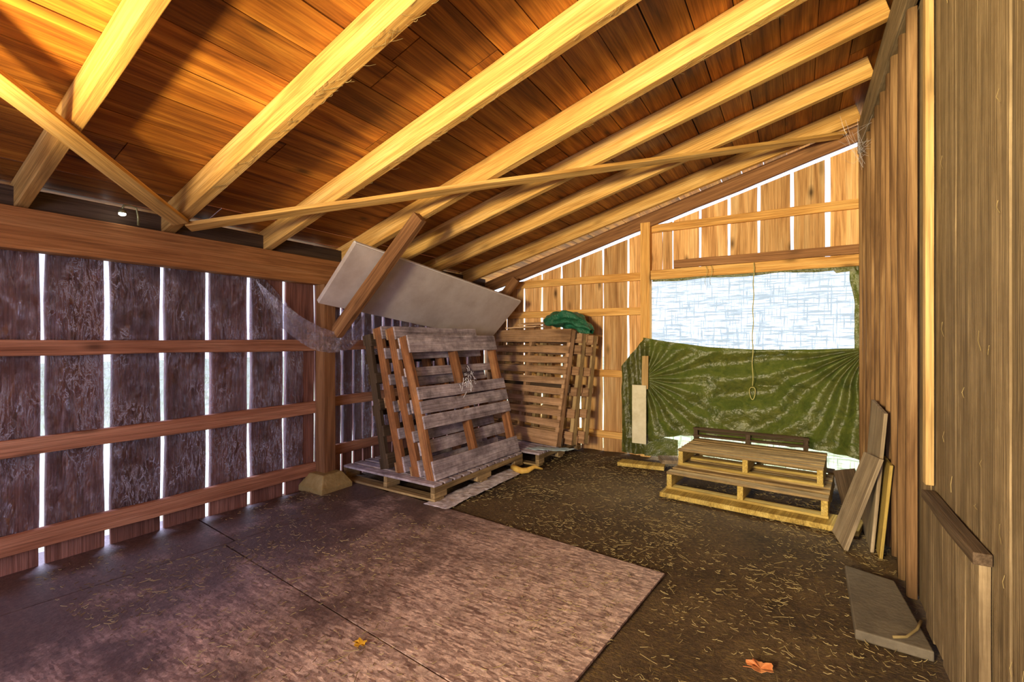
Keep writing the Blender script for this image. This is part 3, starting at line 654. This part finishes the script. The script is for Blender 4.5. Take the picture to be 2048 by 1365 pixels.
# ------------------------------------------------------------------ boards and odds at the right
def slabq(name, q, th, mat, lb, cat, bevel=.003, n=8):
    """thick sheet from four corners (a b c d), thickness vector th"""
    a, b, c, d = [V(x) for x in q]; mb = MB(); th = V(th); off = V((R.uniform(0, 9), 3, 0)); vs = []; gs = []
    for k in range(n + 1):
        l, r = a.lerp(d, k / n), b.lerp(c, k / n); L = (d - a).length * k / n; W = (b - a).length
        for p, y, z in ((l, 0, 0), (r, W, 0), (r + th, W, .02), (l + th, 0, .02)): vs.append(p); gs.append(off + V((L, y, z)))
    fs = [(0, 3, 2, 1), (4 * n, 4 * n + 1, 4 * n + 2, 4 * n + 3)] + [(4 * i + j, 4 * i + (j + 1) % 4, 4 * i + 4 + (j + 1) % 4, 4 * i + 4 + j) for i in range(n) for j in range(4)]
    mb.add(vs, fs, gs); return tag(mb.build(name, mat, bevel=bevel), lb, cat)
slabq('plank', [(.205, 3.97, .01), (.255, 3.67, .0), (.425, 3.57, .635), (.38, 3.90, .605)], (.022, .003, -.006), M['greyply'],
      'short tilted grey plank leaning over the edges of the other boards by the battens', 'plank')
slabq('plywood_sheet', [(.40, 4.26, 0), (.395, 3.72, 0), (.452, 3.62, .905), (.452, 4.19, .93)], (.02, 0, 0), M['greyply'],
      'taller grey plywood sheet with a yellow edge leaning on the battened wall', 'sheet')
slabq('plywood_edge_board', [(.432, 3.86, 0), (.43, 3.63, 0), (.474, 3.575, .60), (.474, 3.86, .60)], (.018, 0, 0), M['stepfront'],
      'shorter yellow-edged board leaning beside the taller plywood sheet', 'board')
slabq('dark_board', [(.31, 4.58, 0), (.47, 4.62, 0), (.40, 4.68, .31), (.25, 4.64, .28)], (.0, .02, 0), M['dark'],
      'small dark board standing right of the step pallets', 'board')
slabq('pale_plank', [(-1.02, 4.10, .0), (.36, 3.97, .0), (.42, 4.24, .0), (-1.0, 4.40, .0)], (0, 0, .04), M['stepfront'],
      'pale yellow plank on the dirt under the lower step pallet', 'plank', n=4)
slabq('grey_slab', [(.222, 2.60, .0), (.49, 2.585, .0), (.45, 3.24, .0), (.235, 3.32, .0)], (0, 0, .045), M['slab'],
      'flat grey slab on the floor at the foot of the right wall', 'slab', bevel=.006)
slabq('yellow_plank', [(-1.66, 4.87, .0), (-1.18, 4.93, .0), (-1.2, 5.08, .0), (-1.66, 5.04, .0)], (0, 0, .04), M['stepfront'],
      'short yellow plank on the dirt below the left end of the dark green tarp', 'plank')
slabq('grey_plank', [(-1.22, 5.02, .045), (-.98, 5.14, .045), (-1.02, 5.30, .06), (-1.30, 5.16, .06)], (0, 0, .04), M['greyply'],
      'stubby grey plank between the yellow plank and the step pallets', 'plank')
# sack strip, scraps
def sackf(u, v):
    y = 2.86 + u * 1.26; wx = .24 - .05 * u + .02 * noise.noise((u * 7, 0, 0)); x = -2.54 + (v - .3) * wx
    return V((x + .03 * u, y, .012 + .012 * abs(noise.noise((x * 22, y * 14, 0)))))
mb = MB(); mb.grid(sackf, 60, 14); tag(mb.build('feed_sack', M['sack'], smooth=True, solid=.002), 'flattened dirty white woven sack beside the notched base pallet', 'sack')
mb = MB(); pts = [V((-2.50, 4.08, .05)), V((-2.42, 4.04, .045)), V((-2.36, 4.03, .04)), V((-2.31, 4.05, .05)), V((-2.27, 4.12, .075)), V((-2.20, 4.17, .05))]
mb.tube(pts, .03, 8, rads=[.03, .032, .032, .03, .02, .008]); tag(mb.build('rolled_scrap', M['yellow'], smooth=True), 'crumpled yellow roll lying at the far end of the white sack', 'scrap')
mb = MB(); mb.grid(lambda u, v: V((-2.55 + u * .42 + v * .06, 4.42 + v * .17 + u * .12, .165 + .012 * noise.noise((u * 6, v * 5, 0)))), 20, 8)
tag(mb.build('plastic_scrap', M['blue'], smooth=True, solid=.003), 'pale blue plastic scrap on the flat pallet before the gable stack', 'scrap')
# things on top of the gable stack
top = P + up2.normalized() * 1.36
mb = MB(); mb.grid(lambda u, v: top - W2 * (.50 + .52 * (1 - u) - .0) + n2 * (.0 + .18 * v) + V((0, 0, .025 + .012 * noise.noise((u * 3, v * 2, 1)) + .012 * u)) - n2 * .05, 16, 6)
tag(mb.build('cardboard_sheet', M['paper'], solid=.016), 'flat tan cardboard sheet on top of the gable pallet stack', 'cardboard')
mb = MB(); mb.grid(lambda u, v: top - W2 * (.45 + .40 * (1 - u)) + n2 * (.0 + .16 * v) + V((0, 0, .062 + .03 * v)), 8, 4)
tag(mb.build('cardboard_sheet', M['paper'], solid=.012), 'smaller cardboard piece lying on the first, beside the green bundle', 'cardboard')
def bundle(u, v):
    a = 2 * math.pi * v; L = .66
    c = top + W2 * (-.44 + L * u) + V((0, 0, .115 - .26 * max(0, u - .55) ** 1.3 * 1.6)) + n2 * .10
    r = (.115 * math.sin(math.pi * min(.97, max(.03, u * .9 + .08))) ** .5) * (1 + .35 * noise.noise((u * 5, math.cos(a) * 1.3, math.sin(a) * 1.3)) + .18 * math.sin(a * 5 + u * 6))
    return c + n2 * math.cos(a) * r * 1.2 + V((0, 0, math.sin(a) * r * .85)) + W2 * .04 * noise.noise((u * 8, a, 3))
mb = MB(); mb.grid(bundle, 60, 48); tag(mb.build('folded_tarp', M['gtarp']), 'crumpled bright green folded tarp bundle on top of the gable pallet stack', 'tarp')
# small glowing spot on a bent arm under the roof at the plate beam
o = empty('glow_spot', (-3.69, 1.28, 2.17)); tag(o, 'small round glowing spot on a bent arm above the plate beam', 'lamp')
mb = MB(); mb.tube([(0, -.055, .03), (0, -.045, .055), (0, -.01, .06), (0, .02, .05), (.0, .03, .0), (.0, .03, -.06)], .006, 6); mb.build('arm', M['metal'], o, smooth=True)
mb = MB(); mb.tube([(.0, -.055, .028), (.0, -.055, .02), (0, -.055, .008), (0, -.055, .0)], .02, 14, rads=[.004, .018, .022, .02]); mb.build('housing', M['metal'], o, smooth=True)
mb = MB(); mb.tube([(.0, -.055, .0), (.0, -.055, -.010), (0, -.055, -.016)], .018, 14, rads=[.02, .018, .008]); mb.build('lens', M['lamp'], o, smooth=True)

# ------------------------------------------------------------------ cobwebs, straw, leaves
mb = MB()
for k in range(46):
    c = V((-2.745, 3.62, .98)); d = V((R.gauss(0, .014), R.gauss(0, .045), R.gauss(-.01, .05))); e = d + V((R.gauss(0, .01), R.gauss(0, .03), R.gauss(-.015, .035)))
    c = c + V((.025, 0, 0)); mb.tube([c + d, c + (d + e) / 2 + V((.006, 0, .004)), c + e], .0024, 4)
tag(mb.build('cobweb', M['webs']), 'fluffy white cobweb clump caught on the front leaning pallet', 'cobweb', kind='stuff')
mb = MB()
for k in range(26):
    a = V((R.uniform(.30, .48), R.uniform(4.9, 5.35), R.uniform(3.02, 3.3))); b_ = V((.49, R.uniform(4.4, 5.3), R.uniform(2.85, 3.1)))
    mid = (a + b_) / 2 - V((0, 0, R.uniform(.02, .08))); mb.tube([a, (a + mid) / 2 - V((0, 0, .01)), mid, (b_ + mid) / 2, b_], .0006, 3)
tag(mb.build('cobweb', M['webs']), 'wispy cobweb strands in the top corner where battens, rafter and gable meet', 'cobweb', kind='stuff')
def on_sheet(x, y): return x < -.62 and y < 2.73 - .09 * (x + .65)
def strawset(sets, pick, name, lb):
    mb = MB()
    for lmax, wd in [(l, w_) for n, l, w_ in sets for _ in range(n)]:
        x, y = pick(); a = R.uniform(0, math.pi); L = R.uniform(.02, lmax) * R.uniform(.4, 1); z = .016 if on_sheet(x, y) else .004
        d = V((math.cos(a), math.sin(a), 0)); s = V((-d.y, d.x, 0)) * wd * R.uniform(.5, 1); cv = s.normalized() * L * R.uniform(-.06, .06)
        p = V((x, y, z)); t = R.uniform(0, .012); q = [p - d * L / 2 + V((0, 0, t)), p + cv + V((0, 0, .004)), p + d * L / 2 + V((0, 0, R.uniform(0, .012)))]
        vs = []
        for m_ in q: vs += [m_ - s, m_ + s + V((0, 0, .001)), m_ + V((0, 0, .003))]
        mb.add(vs, [(0, 1, 4, 3), (1, 2, 5, 4), (2, 0, 3, 5), (3, 4, 7, 6), (4, 5, 8, 7), (5, 3, 6, 8)])
    return tag(mb.build(name, M['straw']), lb, 'straw', kind='stuff')
def pick_d():
    while 1:
        x, y = R.uniform(-2.4, .5), R.uniform(.9, 5.2)
        if not on_sheet(x, y) and noise.noise((x * 1.7, y * 1.7, 3)) > R.uniform(-.5, .35): return x, y
def pick_s():
    while 1:
        x, y = R.uniform(-3.7, -.7), R.uniform(.8, 2.6)
        if noise.noise((x * 1.5, y * 1.5, 8)) > R.uniform(-.4, .4): return x, y
strawset([(5200, .045, .0008), (420, .14, .0012)], pick_d, 'straw', 'loose straw scattered over the dirt floor')
strawset([(2200, .035, .0007), (100, .12, .0013)], pick_s, 'straw', 'thin scatter of straw over the strand board sheets')
mb = MB()      # straw caught on the undersides of the nearer rafters
for k in range(260):
    ya, yb, wd = R.choice(raf[1:4]); x = R.uniform(-3.2, .2); y = ya + (yb - ya) * (x + 3.7) / 4.2 + R.uniform(-wd / 2, wd / 2)
    p = V((x, y, zr(x))) - RN * .003; a = R.uniform(-.9, .9); L_ = R.uniform(.02, .07); d = (RD * math.cos(a) + V((0, math.sin(a), 0))) * L_
    mb.tube([p, p + d * .5 - RN * R.uniform(.001, .008), p + d - RN * R.uniform(-.001, .004)], .0009, 3)
tag(mb.build('straw', M['straw']), 'wisps of straw caught along the undersides of the nearer rafters', 'straw', kind='stuff')
mb = MB()
for k in range(60):
    y = R.uniform(1.5, 2.8); z = R.choice((R.uniform(.1, 3.0), R.uniform(.1, .8))); L_ = R.uniform(.015, .07); p = V((XR - .006, y, z))
    mb.tube([p, p + V((-.004, R.uniform(-.01, .01), -L_ * .5)), p + V((0, R.uniform(-.02, .02), -L_))], .0009, 3)
tag(mb.build('straw', M['straw']), 'thin straw slivers stuck to the near boards of the weathered wall', 'straw', kind='stuff')
def leaf(name, c, sz, rot, mat, lb):
    pts = []; m_ = 28
    for k in range(m_):
        a = 2 * math.pi * k / m_; r = sz * (.62 + .38 * abs(math.cos(a * 2.5))) * (1 + .12 * math.sin(a * 9)); pts.append(V((math.cos(a + rot) * r, math.sin(a + rot) * r * .75, .012 + .25 * sz * math.sin(a * 2 + 1) ** 2)))
    mb = MB(); vs = [V((0, 0, .008))] + pts; mb.add(vs, [(0, k + 1, (k + 1) % m_ + 1) for k in range(m_)])
    vb = len(mb.v); mb.tube([V((0, 0, .008)), V((-sz * 1.3 * math.cos(rot), -sz * 1.3 * math.sin(rot), .02))], .0012, 4)
    o = mb.build(name, mat, solid=.0012); o.location = c; return tag(o, lb, 'leaf')
leaf('fallen_leaf', (-.13, 2.15, .0), .055, .6, M['leaf'], 'curled orange-brown oak leaf on the dirt at the bottom of the picture')
leaf('fallen_leaf', (-1.63, 1.38, .014), .034, 2.2, M['yleaf'], 'small yellow leaf on the nearest strand board sheet beside the seam')
mb = MB(); mb.tube([(.35, 2.56, .075), (.40, 2.60, .07), (.445, 2.66, .085), (.47, 2.72, .10)], .006, 6); 
tag(mb.build('twig', M['straw'], smooth=True), 'forked dry twig lying across the near end of the grey slab', 'twig')
